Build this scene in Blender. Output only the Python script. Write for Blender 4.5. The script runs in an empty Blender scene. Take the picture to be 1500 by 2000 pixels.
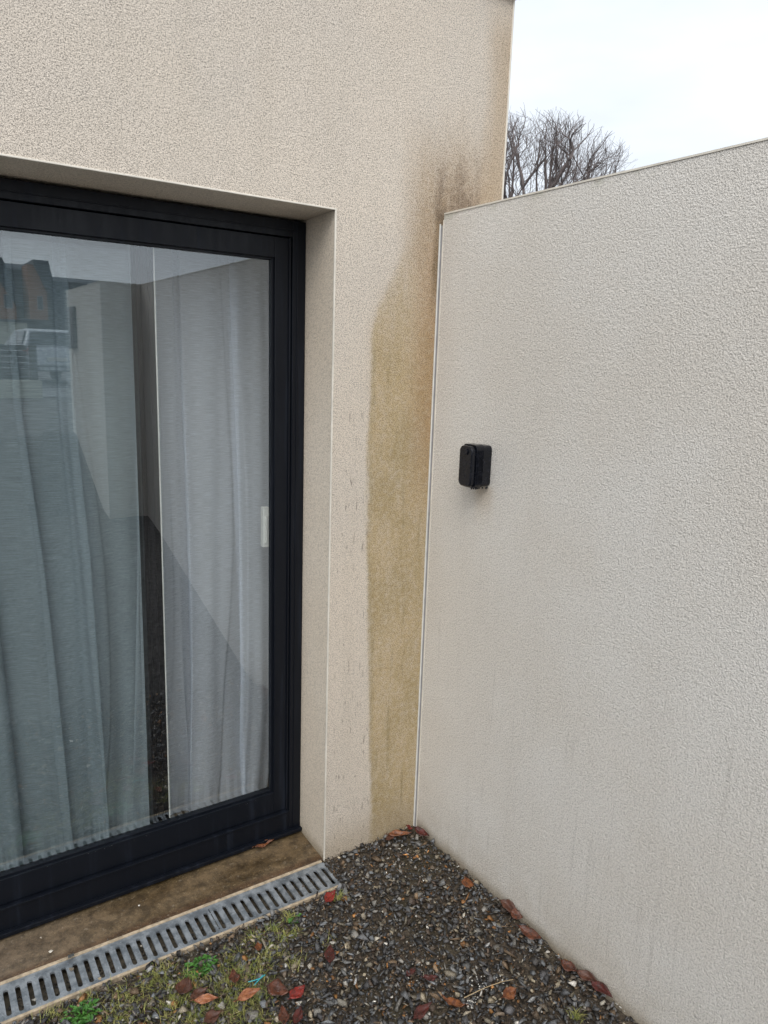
import bpy, bmesh, math, random
import numpy as np
from mathutils import Vector, Matrix
R = math.radians
S = bpy.context.scene
C = S.collection
random.seed(7)
rng = np.random.default_rng(11)

# ------------------------------------------------------------------ camera
CAMP = Vector((-1.4789, -1.9140, 1.65))
PITCH, YAW, ROLL = 0.199537, 0.597349, 0.032393
F = Vector((math.sin(YAW)*math.cos(PITCH), math.cos(YAW)*math.cos(PITCH), -math.sin(PITCH)))
R0 = Vector((math.cos(YAW), -math.sin(YAW), 0)); U0 = R0.cross(F)
RR = math.cos(ROLL)*R0 + math.sin(ROLL)*U0
UU = -math.sin(ROLL)*R0 + math.cos(ROLL)*U0
cam_d = bpy.data.cameras.new('camera'); cam = bpy.data.objects.new('camera', cam_d); C.objects.link(cam)
cam.matrix_world = Matrix(((RR.x, UU.x, -F.x, CAMP.x), (RR.y, UU.y, -F.y, CAMP.y), (RR.z, UU.z, -F.z, CAMP.z), (0, 0, 0, 1)))
cam_d.sensor_fit = 'VERTICAL'; cam_d.sensor_height = 36; cam_d.lens = 1441.236*36/2000
cam_d.clip_start = 0.02; cam_d.clip_end = 2000
S.camera = cam
S.render.resolution_x = 768; S.render.resolution_y = 1024

# ------------------------------------------------------------------ world, sun, exposure
SUN_EL, SUN_AZ = 48, 215       # azimuth of the sun's place measured from +y towards +x
w = bpy.data.worlds.new('World'); S.world = w; w.use_nodes = True
nt = w.node_tree; nt.nodes.clear()
out = nt.nodes.new('ShaderNodeOutputWorld')
sky = nt.nodes.new('ShaderNodeTexSky'); sky.sky_type = 'NISHITA'; sky.sun_disc = False
sky.sun_elevation = R(SUN_EL); sky.sun_rotation = R(SUN_AZ); sky.dust_density = 4
hs = nt.nodes.new('ShaderNodeHueSaturation'); hs.inputs['Saturation'].default_value = 0.35
b1 = nt.nodes.new('ShaderNodeBackground'); b1.inputs['Strength'].default_value = 0.06
nt.links.new(sky.outputs[0], hs.inputs['Color']); nt.links.new(hs.outputs[0], b1.inputs[0])
tc = nt.nodes.new('ShaderNodeTexCoord'); mp = nt.nodes.new('ShaderNodeMapping'); mp.inputs['Scale'].default_value = (1, 1, 3.2)
nz = nt.nodes.new('ShaderNodeTexNoise'); nz.inputs['Scale'].default_value = 2.6; nz.inputs['Detail'].default_value = 5
nt.links.new(tc.outputs['Generated'], mp.inputs[0]); nt.links.new(mp.outputs[0], nz.inputs['Vector'])
cr = nt.nodes.new('ShaderNodeValToRGB')
cr.color_ramp.elements[0].position = 0.36; cr.color_ramp.elements[0].color = (0.68, 0.73, 0.79, 1)
cr.color_ramp.elements[1].position = 0.66; cr.color_ramp.elements[1].color = (0.86, 0.92, 1.0, 1)
nt.links.new(nz.outputs['Fac'], cr.inputs[0])
b2 = nt.nodes.new('ShaderNodeBackground'); b2.inputs['Strength'].default_value = 0.83
nt.links.new(cr.outputs[0], b2.inputs[0])
ad = nt.nodes.new('ShaderNodeAddShader'); nt.links.new(b1.outputs[0], ad.inputs[0]); nt.links.new(b2.outputs[0], ad.inputs[1])
nt.links.new(ad.outputs[0], out.inputs[0])
sd = bpy.data.lights.new('sun', 'SUN'); sd.energy = 1.15; sd.angle = R(40); sd.color = (1, 0.96, 0.9)
sun = bpy.data.objects.new('sun', sd); C.objects.link(sun)
sdir = Vector((math.sin(R(SUN_AZ))*math.cos(R(SUN_EL)), math.cos(R(SUN_AZ))*math.cos(R(SUN_EL)), math.sin(R(SUN_EL))))
sun.rotation_euler = sdir.to_track_quat('Z', 'Y').to_euler()
S.view_settings.view_transform = 'Standard'; S.view_settings.look = 'None'
S.view_settings.exposure = 0.27; S.view_settings.gamma = 1
S.render.engine = 'CYCLES'

# ------------------------------------------------------------------ node helpers
class G:
    def __init__(self, name):
        self.m = bpy.data.materials.new(name); self.m.use_nodes = True
        self.t = self.m.node_tree; self.t.nodes.clear()
        self.o = self.t.nodes.new('ShaderNodeOutputMaterial')
        self.pos = self.n('ShaderNodeNewGeometry').outputs['Position']
        s = self.n('ShaderNodeSeparateXYZ'); self.l(self.pos, s.inputs[0])
        self.x, self.y, self.z = s.outputs
    def n(self, k): return self.t.nodes.new(k)
    def l(self, a, b):
        if isinstance(a, (int, float)): b.default_value = a
        elif isinstance(a, tuple): b.default_value = a if len(a) == 4 or b.type == 'VECTOR' else a + (1,)
        else: self.t.links.new(a, b)
    def math(self, op, a, b=0.0, c=0.0, clamp=False):
        n = self.n('ShaderNodeMath'); n.operation = op; n.use_clamp = clamp
        self.l(a, n.inputs[0]); self.l(b, n.inputs[1]); self.l(c, n.inputs[2]); return n.outputs[0]
    def add(self, a, b): return self.math('ADD', a, b)
    def sub(self, a, b): return self.math('SUBTRACT', a, b)
    def mul(self, a, b): return self.math('MULTIPLY', a, b)
    def ss(self, v, a, b, lo=0.0, hi=1.0):
        n = self.n('ShaderNodeMapRange'); n.interpolation_type = 'SMOOTHSTEP'
        if a > b: a, b, lo, hi = b, a, hi, lo
        self.l(v, n.inputs[0]); n.inputs[1].default_value = a; n.inputs[2].default_value = b
        n.inputs[3].default_value = lo; n.inputs[4].default_value = hi; return n.outputs[0]
    def band(self, v, a, b, s): return self.mul(self.ss(v, a-s, a+s), self.ss(v, b-s, b+s, 1, 0))
    def noise(self, scale, detail=2, rough=0.5, stretch=(1, 1, 1), dist=0.0, vec=None):
        m = self.n('ShaderNodeMapping'); self.l(vec or self.pos, m.inputs[0]); m.inputs['Scale'].default_value = stretch
        n = self.n('ShaderNodeTexNoise'); self.l(m.outputs[0], n.inputs['Vector'])
        n.inputs['Scale'].default_value = scale; n.inputs['Detail'].default_value = detail
        n.inputs['Roughness'].default_value = rough; n.inputs['Distortion'].default_value = dist
        return n.outputs['Fac']
    def voro(self, scale, stretch=(1, 1, 1), out='Distance', feature='F1'):
        m = self.n('ShaderNodeMapping'); self.l(self.pos, m.inputs[0]); m.inputs['Scale'].default_value = stretch
        n = self.n('ShaderNodeTexVoronoi'); n.feature = feature; self.l(m.outputs[0], n.inputs['Vector'])
        n.inputs['Scale'].default_value = scale; return n.outputs[out]
    def mix(self, f, a, b, mode='MIX'):
        n = self.n('ShaderNodeMix'); n.data_type = 'RGBA'; n.blend_type = mode
        self.l(f, n.inputs[0]); self.l(a, n.inputs[6]); self.l(b, n.inputs[7]); return n.outputs[2]
    def grey(self, v):
        n = self.n('ShaderNodeCombineColor'); [self.l(v, n.inputs[k]) for k in range(3)]; return n.outputs[0]
    def bump(self, h, dist=0.002, strength=1.0, normal=None):
        n = self.n('ShaderNodeBump'); self.l(h, n.inputs['Height']); n.inputs['Distance'].default_value = dist
        n.inputs['Strength'].default_value = strength
        if normal: self.l(normal, n.inputs['Normal'])
        return n.outputs[0]
    def bsdf(self, color, rough=0.8, normal=None, **kw):
        n = self.n('ShaderNodeBsdfPrincipled'); self.l(color, n.inputs['Base Color']); self.l(rough, n.inputs['Roughness'])
        if normal: self.l(normal, n.inputs['Normal'])
        for k, v in kw.items(): self.l(v, n.inputs[k.replace('_', ' ')])
        self.l(n.outputs[0], self.o.inputs[0]); self.p = n; return self.m

def plain(name, col, rough=0.5, var=0.12, scale=30, **kw):
    g = G(name); n = g.noise(scale, 4, 0.6)
    c = g.mix(1.0, col, g.grey(g.ss(n, 0.3, 0.7, 1-var, 1+var)), 'MULTIPLY')
    rr = g.ss(n, 0.3, 0.7, max(0.02, rough-0.06), min(1, rough+0.06))
    return g.bsdf(c, rr, g.bump(n, 0.0006, 0.3), **kw)

# ------------------------------------------------------------------ materials
def stucco_facade():
    g = G('render_facade')
    n1 = g.noise(320, 2, 0.6, dist=0.5); n2 = g.noise(130, 2, 0.5); n3 = g.noise(2.2, 4, 0.55)
    base = (0.745, 0.66, 0.558)
    col = g.mix(g.ss(n3, 0.3, 0.7), (0.705, 0.635, 0.55), base)
    # faint rain streaks over the whole face
    st = g.noise(9, 4, 0.6, (1, 1, 0.12))
    col = g.mix(g.mul(g.ss(st, 0.5, 0.72), 0.20), col, (0.58, 0.51, 0.42))
    edge = g.noise(5, 3, 0.6, (1, 1, 0.6)); e2 = g.noise(26, 3, 0.6, (1, 1, 0.10))
    xj = g.add(g.x, g.mul(g.sub(edge, 0.5), 0.05)); xk = g.add(xj, g.mul(g.sub(e2, 0.5), 0.05))
    zj = g.add(g.z, g.mul(g.sub(edge, 0.5), 0.18))
    # left limit of the damp band: drifts from -0.245 at height 1.8 to -0.195 at the ground
    lim = g.add(g.x, g.add(g.mul(g.ss(g.z, 0.0, 1.3, 0.0, 1.0), 0.048), 0.0))
    lim = g.add(lim, g.add(g.mul(g.sub(edge, 0.5), 0.022), g.add(g.mul(g.sub(g.noise(45, 3, 0.7), 0.5), 0.020), g.mul(g.sub(g.noise(30, 3, 0.6, (1, 1, 0.15)), 0.5), 0.024))))
    lim = g.add(lim, g.mul(g.ss(g.z, 1.72, 2.12), -0.15))
    damp = g.mul(g.ss(lim, -0.205, -0.180), g.ss(g.add(zj, g.mul(g.sub(e2, 0.5), 0.35)), 1.52, 2.16, 1, 0))
    halo = g.mul(g.ss(lim, -0.235, -0.15), g.mul(g.ss(zj, 1.95, 2.26, 1, 0), g.ss(g.z, 1.4, 1.7)))
    n1s = g.ss(n1, 0.36, 0.55); n5 = g.noise(60, 4, 0.7); n6 = g.noise(17, 4, 0.65, (1, 1, 0.35))
    mott = g.mul(g.ss(n5, 0.30, 0.62, 0.72, 1.1), g.ss(n1s, 0.0, 1.0, 1.12, 0.86))
    damp = g.mul(damp, g.mul(mott, g.ss(n6, 0.25, 0.6, 0.78, 1.05)))
    col = g.mix(g.mul(g.mul(halo, mott), 0.42), col, (0.52, 0.40, 0.26))
    green = g.mix(g.ss(edge, 0.35, 0.65), (0.43, 0.325, 0.155), (0.54, 0.415, 0.235))
    col = g.mix(g.mul(damp, 0.90), col, green)
    dst = g.mul(g.mul(damp, g.ss(g.noise(42, 3, 0.6, (1, 1, 0.09)), 0.56, 0.72)), 0.36)
    col = g.mix(dst, col, (0.20, 0.16, 0.06))
    # pale-edged dark tide line on the band's left
    tide = g.mul(g.mul(g.band(lim, -0.195, -0.178, 0.006), g.ss(g.z, 0.1, 0.3)), g.ss(g.z, 1.55, 1.8, 1, 0))
    col = g.mix(g.mul(tide, 0.16), col, (0.25, 0.20, 0.09))
    # rust coloured run beside the joint
    rust = g.mul(g.mul(g.ss(xk, -0.135, -0.005), g.ss(g.z, 1.05, 1.5)), g.ss(zj, 1.95, 2.14, 1, 0))
    rust = g.mul(mott, g.mul(rust, g.ss(g.x, 0.02, 0.03, 1, 0)))
    col = g.mix(g.mul(rust, 0.58), col, (0.42, 0.25, 0.12))
    dk = g.mul(g.mul(g.ss(xk, -0.032, -0.010), g.ss(g.z, 1.75, 1.98)), g.ss(zj, 2.08, 2.18, 1, 0))
    dk = g.mul(mott, g.mul(dk, g.ss(g.x, 0.012, 0.03, 1, 0)))
    col = g.mix(g.mul(dk, 0.75), col, (0.15, 0.105, 0.05))
    # brown splash rising over the garden wall
    sp = g.mul(mott, g.mul(g.mul(g.band(xk, -0.12, 0.22, 0.07), g.ss(zj, 1.90, 2.10)), g.ss(zj, 2.12, 2.46, 1, 0)))
    col = g.mix(g.mul(sp, 0.75), col, (0.41, 0.295, 0.18))
    sp2 = g.mul(g.mul(g.band(xk, -0.025, 0.165, 0.03), g.ss(g.z, 2.05, 2.10)), g.ss(zj, 2.12, 2.34, 1, 0))
    sp2 = g.mul(g.mul(sp2, mott), g.ss(g.noise(20, 4, 0.7, (1, 1, 0.3)), 0.36, 0.58, 0.3, 1))
    col = g.mix(g.mul(sp2, 0.80), col, (0.20, 0.145, 0.10))
    # ochre run down the outer corner
    oc = g.mul(g.mul(g.ss(xk, 0.12, 0.215), g.ss(g.x, 0.2465, 0.2475, 1, 0.0)), g.ss(g.z, 2.75, 2.62, 0.35, 1))
    col = g.mix(g.mul(oc, 0.52), col, (0.47, 0.33, 0.185))
    # earth splash at the foot
    ft = g.mul(g.ss(zj, 0.0, 0.16, 1, 0), 0.55)
    col = g.mix(ft, col, (0.42, 0.34, 0.235))
    # grain: pits darkened in the colour, for dirt and for relief shade
    pit = g.ss(n1, 0.36, 0.55)
    amp = g.ss(g.z, 1.2, 2.2, 0.82, 1.0)
    vs = g.noise(120, 2, 0.5, (1, 1, 0.16)); vs2 = g.ss(vs, 0.62, 0.66)
    gap = g.mul(g.mul(vs2, g.ss(g.z, 1.8, 1.3)), g.ss(lim, -0.18, -0.20, 0, 1))
    gap = g.mul(gap, g.ss(g.x, -0.36, -0.34))
    gap = g.mul(gap, g.ss(g.noise(16, 2, 0.5), 0.42, 0.6))
    grain = g.add(g.mul(pit, 0.58), 0.47)
    col = g.mix(amp, col, g.mix(1.0, col, g.grey(grain), 'MULTIPLY'))
    col = g.mix(g.mul(gap, 0.55), col, (0.2, 0.17, 0.14))
    h = g.add(g.mul(n1, 1.0), g.mul(n2, 0.45)); h = g.sub(h, g.mul(gap, 0.5))
    return g.bsdf(col, 0.82, g.bump(h, 0.0036, 1.0), Specular_IOR_Level=0.35)

def stucco_wall(name='render_wall', tone=(0.735, 0.708, 0.660), bump=0.0034):
    g = G(name)
    n1 = g.noise(250, 2, 0.6, dist=0.4); n2 = g.noise(105, 2, 0.5); n3 = g.noise(1.6, 4, 0.55)
    col = g.mix(g.ss(n3, 0.35, 0.65), tuple(c*k for c, k in zip(tone, (0.95, 0.93, 0.905))), tone)
    st = g.noise(70, 3, 0.7, (1, 1, 0.03)); st2 = g.noise(3, 2, 0.5)
    sm = g.mul(g.mul(g.ss(st, 0.55, 0.70), g.ss(g.z, 1.7, 0.5)), g.ss(st2, 0.36, 0.58))
    col = g.mix(g.mul(sm, 0.20), col, (0.30, 0.28, 0.25))
    br = g.noise(7, 3, 0.6, (1, 1, 0.25))
    col = g.mix(g.mul(g.ss(br, 0.5, 0.75), 0.10), col, (0.50, 0.455, 0.40))
    # tan run-off under the box
    u = g.mul(g.band(g.y, -0.31, -0.235, 0.02), g.mul(g.ss(g.z, 1.305, 1.285), g.ss(g.z, 1.16, 1.29)))
    col = g.mix(g.mul(u, 0.45), col, (0.50, 0.40, 0.29))
    ft = g.ss(g.add(g.z, g.mul(g.sub(g.noise(22, 3), 0.5), 0.03)), 0.0, 0.055, 1, 0)
    col = g.mix(g.mul(ft, 0.8), col, (0.22, 0.17, 0.105))
    ft2 = g.mul(g.ss(g.z, 0.0, 0.26, 1, 0), g.ss(g.noise(9, 4, 0.65), 0.3, 0.6, 0.3, 1.5))
    col = g.mix(g.mul(ft2, 0.25), col, (0.46, 0.40, 0.31))
    tp = g.ss(g.z, 2.07, 2.104); gn = g.mul(g.mul(tp, g.ss(g.noise(14, 3), 0.5, 0.62)), 0.35)
    col = g.mix(gn, col, (0.30, 0.32, 0.20))
    col = g.mix(1.0, col, g.grey(g.add(g.mul(g.ss(n1, 0.36, 0.56), 0.30), 0.74)), 'MULTIPLY')  # relief shade of the grain put into the colour, beside the bump
    h = g.add(n1, g.mul(n2, 0.6))
    return g.bsdf(col, 0.62, g.bump(h, bump, 1.0), Specular_IOR_Level=0.45)

def concrete_step():
    g = G('wet_concrete')
    n = g.noise(260, 3, 0.7); n2 = g.noise(7, 5, 0.6, (0.6, 1.6, 1)); n3 = g.noise(60, 3, 0.6)
    col = g.mix(g.ss(n2, 0.35, 0.65), (0.065, 0.042, 0.019), (0.125, 0.086, 0.046))
    lx = g.ss(g.x, -1.4, -0.9, 0.6, 0); col = g.mix(lx, col, (0.155, 0.120, 0.088))
    r = g.band(g.y, 0.006, 0.035, 0.010); col = g.mix(g.mul(r, 0.6), col, (0.060, 0.026, 0.011))
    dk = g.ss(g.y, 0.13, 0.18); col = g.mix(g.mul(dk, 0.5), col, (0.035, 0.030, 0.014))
    sand = g.ss(g.noise(170, 3, 0.7), 0.57, 0.68); col = g.mix(g.mul(sand, 0.5), col, (0.24, 0.18, 0.10))
    col = g.mix(g.mul(g.ss(n3, 0.62, 0.72), 0.4), col, (0.30, 0.25, 0.19))
    n4 = g.noise(28, 5, 0.75); col = g.mix(1.0, col, g.grey(g.ss(n4, 0.32, 0.66, 0.55, 1.35)), 'MULTIPLY')
    return g.bsdf(col, g.ss(n2, 0.3, 0.7, 0.35, 0.65), g.bump(g.add(n, n3), 0.0016, 0.8), Specular_IOR_Level=0.5)

def soil():
    g = G('soil')
    v = g.voro(55); n = g.noise(90, 5, 0.7); n2 = g.noise(2.5, 4, 0.6)
    c = g.mix(g.ss(n, 0.35, 0.65), (0.020, 0.015, 0.010), (0.105, 0.080, 0.055))
    c = g.mix(g.mul(g.ss(n2, 0.45, 0.6), 0.5), c, (0.055, 0.047, 0.022))
    return g.bsdf(c, 0.75, g.bump(g.add(v, n), 0.006, 1))

def bank_mat():
    g = G('dark_gravel_ground')
    v = g.voro(38, out='Color'); s = g.n('ShaderNodeSeparateColor'); g.l(v, s.inputs[0])
    n = g.noise(120, 4, 0.7); n2 = g.noise(0.8, 4, 0.6)
    c = g.mix(s.outputs[0], (0.020, 0.018, 0.017), (0.075, 0.070, 0.066))
    c = g.mix(g.mul(g.ss(n, 0.5, 0.7), 0.4), c, (0.12, 0.10, 0.085))
    c = g.mix(g.ss(n2, 0.4, 0.7, 0, 0.35), c, (0.035, 0.028, 0.02))
    return g.bsdf(c, 0.6, g.bump(g.voro(38), 0.012, 1))

def road_mat():
    g = G('wet_asphalt')
    n = g.noise(120, 4, 0.7); n2 = g.noise(0.5, 4, 0.6)
    c = g.mix(n, (0.035, 0.037, 0.042), (0.085, 0.088, 0.095))
    return g.bsdf(c, g.ss(n2, 0.35, 0.6, 0.12, 0.45), g.bump(n, 0.002, 0.4))

def stone_mat():
    g = G('gravel_stone')
    a = g.n('ShaderNodeAttribute'); a.attribute_name = 'tone'
    n = g.noise(330, 3, 0.7); n2 = g.noise(110, 3, 0.6)
    c = g.mix(1.0, a.outputs['Color'], g.grey(g.ss(n, 0.3, 0.7, 0.55, 1.45)), 'MULTIPLY')
    c = g.mix(g.mul(g.ss(n2, 0.58, 0.7), 0.18), c, (0.30, 0.27, 0.22))
    return g.bsdf(c, g.ss(n2, 0.35, 0.65, 0.34, 0.70), g.bump(g.add(n, n2), 0.0018, 1.0), Specular_IOR_Level=0.5)

def frame_mat(name='anthracite_frame', tone=(0.005, 0.0066, 0.0105), rough=0.36):
    g = G(name)
    n = g.noise(420, 2, 0.5); st = g.noise(40, 4, 0.6, (1, 1, 0.05)); n2 = g.noise(12, 4, 0.6)
    c = g.mix(g.mul(g.ss(st, 0.52, 0.72), 0.35), tone, tuple(t*4 for t in tone))
    return g.bsdf(c, g.ss(g.add(g.mul(st, 0.6), g.mul(n2, 0.4)), 0.35, 0.65, rough-0.08, rough+0.14), g.bump(n, 0.00005, 0.5), Specular_IOR_Level=0.22)

def glass_mat(name, tint, refl=1.0, add=0.0):
    g = G(name)
    ge = g.n('ShaderNodeNewGeometry'); dt = g.n('ShaderNodeVectorMath'); dt.operation = 'DOT_PRODUCT'
    g.l(ge.outputs['Incoming'], dt.inputs[0]); g.l(ge.outputs['Normal'], dt.inputs[1])
    c5 = g.math('POWER', g.sub(1.0, g.math('ABSOLUTE', dt.outputs['Value'])), 5.0)      # Schlick reflectance of a glass face
    f = g.math('MULTIPLY_ADD', g.math('MULTIPLY_ADD', c5, 0.957, 0.043), refl, add, True)
    t = g.n('ShaderNodeBsdfTransparent'); t.inputs[0].default_value = tint + (1,)
    gl = g.n('ShaderNodeBsdfGlossy'); gl.inputs['Roughness'].default_value = 0.004; gl.inputs[0].default_value = (0.93, 0.97, 1, 1)
    m = g.n('ShaderNodeMixShader'); g.l(f, m.inputs[0]); g.l(t.outputs[0], m.inputs[1]); g.l(gl.outputs[0], m.inputs[2])
    g.l(m.outputs[0], g.o.inputs[0]); return g.m

def curtain_mat(name, dc, tcol, o0, o1):
    g = G(name)
    uv = g.n('ShaderNodeTexCoord').outputs['UV']
    slub = g.noise(1.0, 4, 0.65, (35, 620, 1), vec=uv); fine = g.noise(1.0, 2, 0.5, (600, 900, 1), vec=uv)
    big = g.noise(1.0, 3, 0.5, (9, 3, 1), vec=uv)
    s = g.n('ShaderNodeSeparateXYZ'); g.l(uv, s.inputs[0])
    v = s.outputs[1]
    hem = g.ss(v, 0.150, 0.070)                     # v is metres above the hem
    slot_refl = g.ss(g.math('SINE', g.mul(s.outputs[0], 330.0)), -0.3, 0.5)  # reflection of the drain slots drawn as stripes into the cloth's opacity
    opac = g.add(g.ss(slub, 0.36, 0.68, o0, o1), g.mul(hem, g.mul(slot_refl, 0.09)))
    opac = g.add(opac, g.mul(g.sub(big, 0.5), 0.12))
    d = g.n('ShaderNodeBsdfDiffuse'); d.inputs[0].default_value = dc
    tl = g.n('ShaderNodeBsdfTranslucent'); tl.inputs[0].default_value = tcol
    bm_ = g.bump(g.add(slub, g.mul(fine, 0.4)), 0.0012, 0.8); g.l(bm_, d.inputs['Normal'])
    m1 = g.n('ShaderNodeMixShader'); m1.inputs[0].default_value = 0.25; g.l(d.outputs[0], m1.inputs[1]); g.l(tl.outputs[0], m1.inputs[2])
    tr = g.n('ShaderNodeBsdfTransparent')
    m2 = g.n('ShaderNodeMixShader'); g.l(opac, m2.inputs[0]); g.l(tr.outputs[0], m2.inputs[1]); g.l(m1.outputs[0], m2.inputs[2])
    g.l(m2.outputs[0], g.o.inputs[0]); return g.m

def galv_mat():
    g = G('galvanised_steel')
    n = g.noise(220, 3, 0.6); n2 = g.noise(30, 4, 0.6)
    c = g.mix(g.ss(n2, 0.35, 0.65), (0.21, 0.235, 0.26), (0.36, 0.39, 0.42))
    c = g.mix(g.mul(g.ss(n, 0.6, 0.7), 0.5), c, (0.12, 0.12, 0.12))
    return g.bsdf(c, g.ss(n2, 0.3, 0.7, 0.32, 0.6), g.bump(n, 0.0005, 0.5), Metallic=0.55)

def leaf_mat(name, a, b, rough=0.35):
    g = G(name)
    n = g.noise(75, 4, 0.65); n2 = g.noise(400, 2, 0.5)
    c = g.mix(g.ss(n, 0.38, 0.62), a, b)
    uv = g.n('ShaderNodeTexCoord').outputs['UV']; s = g.n('ShaderNodeSeparateXYZ'); g.l(uv, s.inputs[0])
    mid = g.ss(g.math('ABSOLUTE', g.sub(s.outputs[0], 0.5)), 0.0, 0.05, 1, 0)
    vein = g.ss(g.math('SINE', g.mul(g.add(s.outputs[1], g.mul(g.math('ABSOLUTE', g.sub(s.outputs[0], 0.5)), -0.5)), 70.0)), 0.75, 1.0)
    c = g.mix(g.mul(mid, 0.55), c, tuple(t*0.35 for t in a)); c = g.mix(g.mul(vein, 0.25), c, tuple(t*0.5 for t in b))
    sp = g.ss(g.noise(150, 3, 0.6), 0.60, 0.68); c = g.mix(g.mul(sp, 0.6), c, (0.03, 0.018, 0.012))
    return g.bsdf(c, rough, g.bump(g.add(g.add(n, n2), g.mul(vein, -0.5)), 0.0008, 0.7), Specular_IOR_Level=0.5)

M = {}
M['facade'] = stucco_facade(); M['wall'] = stucco_wall(); M['reveal'] = stucco_wall('render_reveal', (0.68, 0.605, 0.505), 0.0016)
M['step'] = concrete_step(); M['soil'] = soil(); M['bank'] = bank_mat(); M['road'] = road_mat(); M['stone'] = stone_mat()
M['frame'] = frame_mat(); M['frame2'] = frame_mat('dark_inner_frame', (0.010, 0.0095, 0.011), 0.4)
M['glass'] = glass_mat('clear_pane', (0.97, 0.985, 0.985), 2.1, 0.0); M['glass2'] = glass_mat('green_tinted_pane', (0.915, 0.945, 0.94), 0.6, 0.0)
M['curtain'] = curtain_mat('sheer_voile', (0.87, 0.92, 1.0, 1), (0.74, 0.82, 0.96, 1), 0.48, 0.70); M['curtain2'] = curtain_mat('blue_grey_voile', (0.84, 0.91, 1.0, 1), (0.66, 0.78, 0.92, 1), 0.38, 0.58); M['galv'] = galv_mat()
M['white'] = plain('white_plastic', (0.72, 0.72, 0.68), 0.4, 0.06)
M['bead'] = plain('corner_bead_pvc', (0.70, 0.66, 0.58), 0.5, 0.10, 12)
M['jointgrey'] = plain('joint_sealant_grey', (0.30, 0.30, 0.31), 0.6)
M['polymer'] = plain('polymer_concrete_rim', (0.42, 0.34, 0.24), 0.6, 0.3, 60)
M['blackp'] = plain('black_plastic_wet', (0.006, 0.007, 0.011), 0.25, 0.3, 60, Specular_IOR_Level=0.35)
M['room'] = plain('room_wall_paint', (0.55, 0.56, 0.58), 0.8, 0.05, 3)
M['roomfloor'] = plain('room_floor_boards', (0.22, 0.17, 0.12), 0.5, 0.2, 8)
M['silver'] = plain('silver_car_paint', (0.50, 0.53, 0.57), 0.25, 0.04, 5, Metallic=0.5)
M['carglass'] = plain('car_window_glass', (0.05, 0.065, 0.08), 0.08, 0.05)
M['tyre'] = plain('tyre_rubber', (0.02, 0.02, 0.02), 0.8)
M['redlens'] = plain('red_lamp_lens', (0.45, 0.03, 0.03), 0.2)
M['slate'] = plain('slate_cladding', (0.055, 0.068, 0.085), 0.5, 0.25, 2)
M['fascia'] = plain('grey_fascia', (0.35, 0.38, 0.42), 0.4)
M['cream'] = plain('cream_render', (0.60, 0.60, 0.50), 0.8, 0.08, 2)
M['darkwood'] = plain('dark_fence_boards', (0.045, 0.05, 0.055), 0.6, 0.3, 6)
M['bark'] = plain('wet_bark', (0.15, 0.125, 0.12), 0.85, 0.35, 3)
M['ivy'] = plain('ivy_leaf', (0.022, 0.032, 0.016), 0.6, 0.4, 8)
M['turq'] = plain('turquoise_cord', (0.05, 0.42, 0.48), 0.5)
M['straw'] = plain('dry_straw', (0.42, 0.32, 0.19), 0.7)
M['plaster'] = plain('plaster_chip', (0.72, 0.70, 0.64), 0.8, 0.1, 200)
M['drop'] = None; M['mud'] = plain('channel_mud', (0.10, 0.085, 0.062), 0.6, 0.5, 60)
def brick_mat():
    g = G('orange_brick'); b = g.n('ShaderNodeTexBrick'); m = g.n('ShaderNodeMapping'); m.inputs['Rotation'].default_value = (R(90), 0, 0)
    g.l(g.pos, m.inputs[0]); g.l(m.outputs[0], b.inputs['Vector']); b.inputs['Scale'].default_value = 4
    b.inputs['Color1'].default_value = (0.42, 0.17, 0.06, 1); b.inputs['Color2'].default_value = (0.34, 0.13, 0.05, 1); b.inputs['Mortar'].default_value = (0.3, 0.22, 0.16, 1)
    return g.bsdf(b.outputs[0], 0.8)
M['brick'] = brick_mat()
def water_mat():
    g = G('rain_water'); return g.bsdf((1, 1, 1), 0.02, None, Transmission_Weight=1.0, IOR=1.33)
M['drop'] = water_mat()
def grass_mat(name, a, b):
    g = G(name); n = g.noise(45, 3, 0.6); c = g.mix(g.ss(n, 0.35, 0.65), a, b)
    return g.bsdf(c, 0.5, None, Specular_IOR_Level=0.4)
M['grass'] = grass_mat('yellow_green_grass', (0.17, 0.21, 0.05), (0.38, 0.36, 0.12))
M['weed'] = grass_mat('bright_weed_leaf', (0.030, 0.105, 0.014), (0.065, 0.19, 0.028))

# ------------------------------------------------------------------ mesh helpers
def link(name, me, mat, parent=None):
    if mat: me.materials.append(mat)
    o = bpy.data.objects.new(name, me); C.objects.link(o)
    if parent: o.parent = parent
    return o
def obj(name, bm, mat, parent=None, smooth=False, origin=None):
    if origin is not None: bmesh.ops.translate(bm, verts=bm.verts, vec=-Vector(origin))
    bmesh.ops.recalc_face_normals(bm, faces=bm.faces)
    me = bpy.data.meshes.new(name); bm.to_mesh(me); bm.free()
    if smooth:
        for p in me.polygons: p.use_smooth = True
    o = link(name, me, mat, parent)
    if origin is not None: o.location = origin
    return o
def box(bm, x0, x1, y0, y1, z0, z1, bev=0.0):
    g = bmesh.ops.create_cube(bm, size=1.0)['verts']
    for v in g: v.co = Vector((x0+(v.co.x+.5)*(x1-x0), y0+(v.co.y+.5)*(y1-y0), z0+(v.co.z+.5)*(z1-z0)))
    if bev:
        es = {e for v in g for e in v.link_edges}
        bmesh.ops.bevel(bm, geom=list(es), offset=bev, segments=2, affect='EDGES', profile=0.5)
def boxo(name, mat, parent, *b, bev=0.0):
    bm = bmesh.new(); box(bm, *b, bev=bev); return obj(name, bm, mat, parent)
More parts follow.
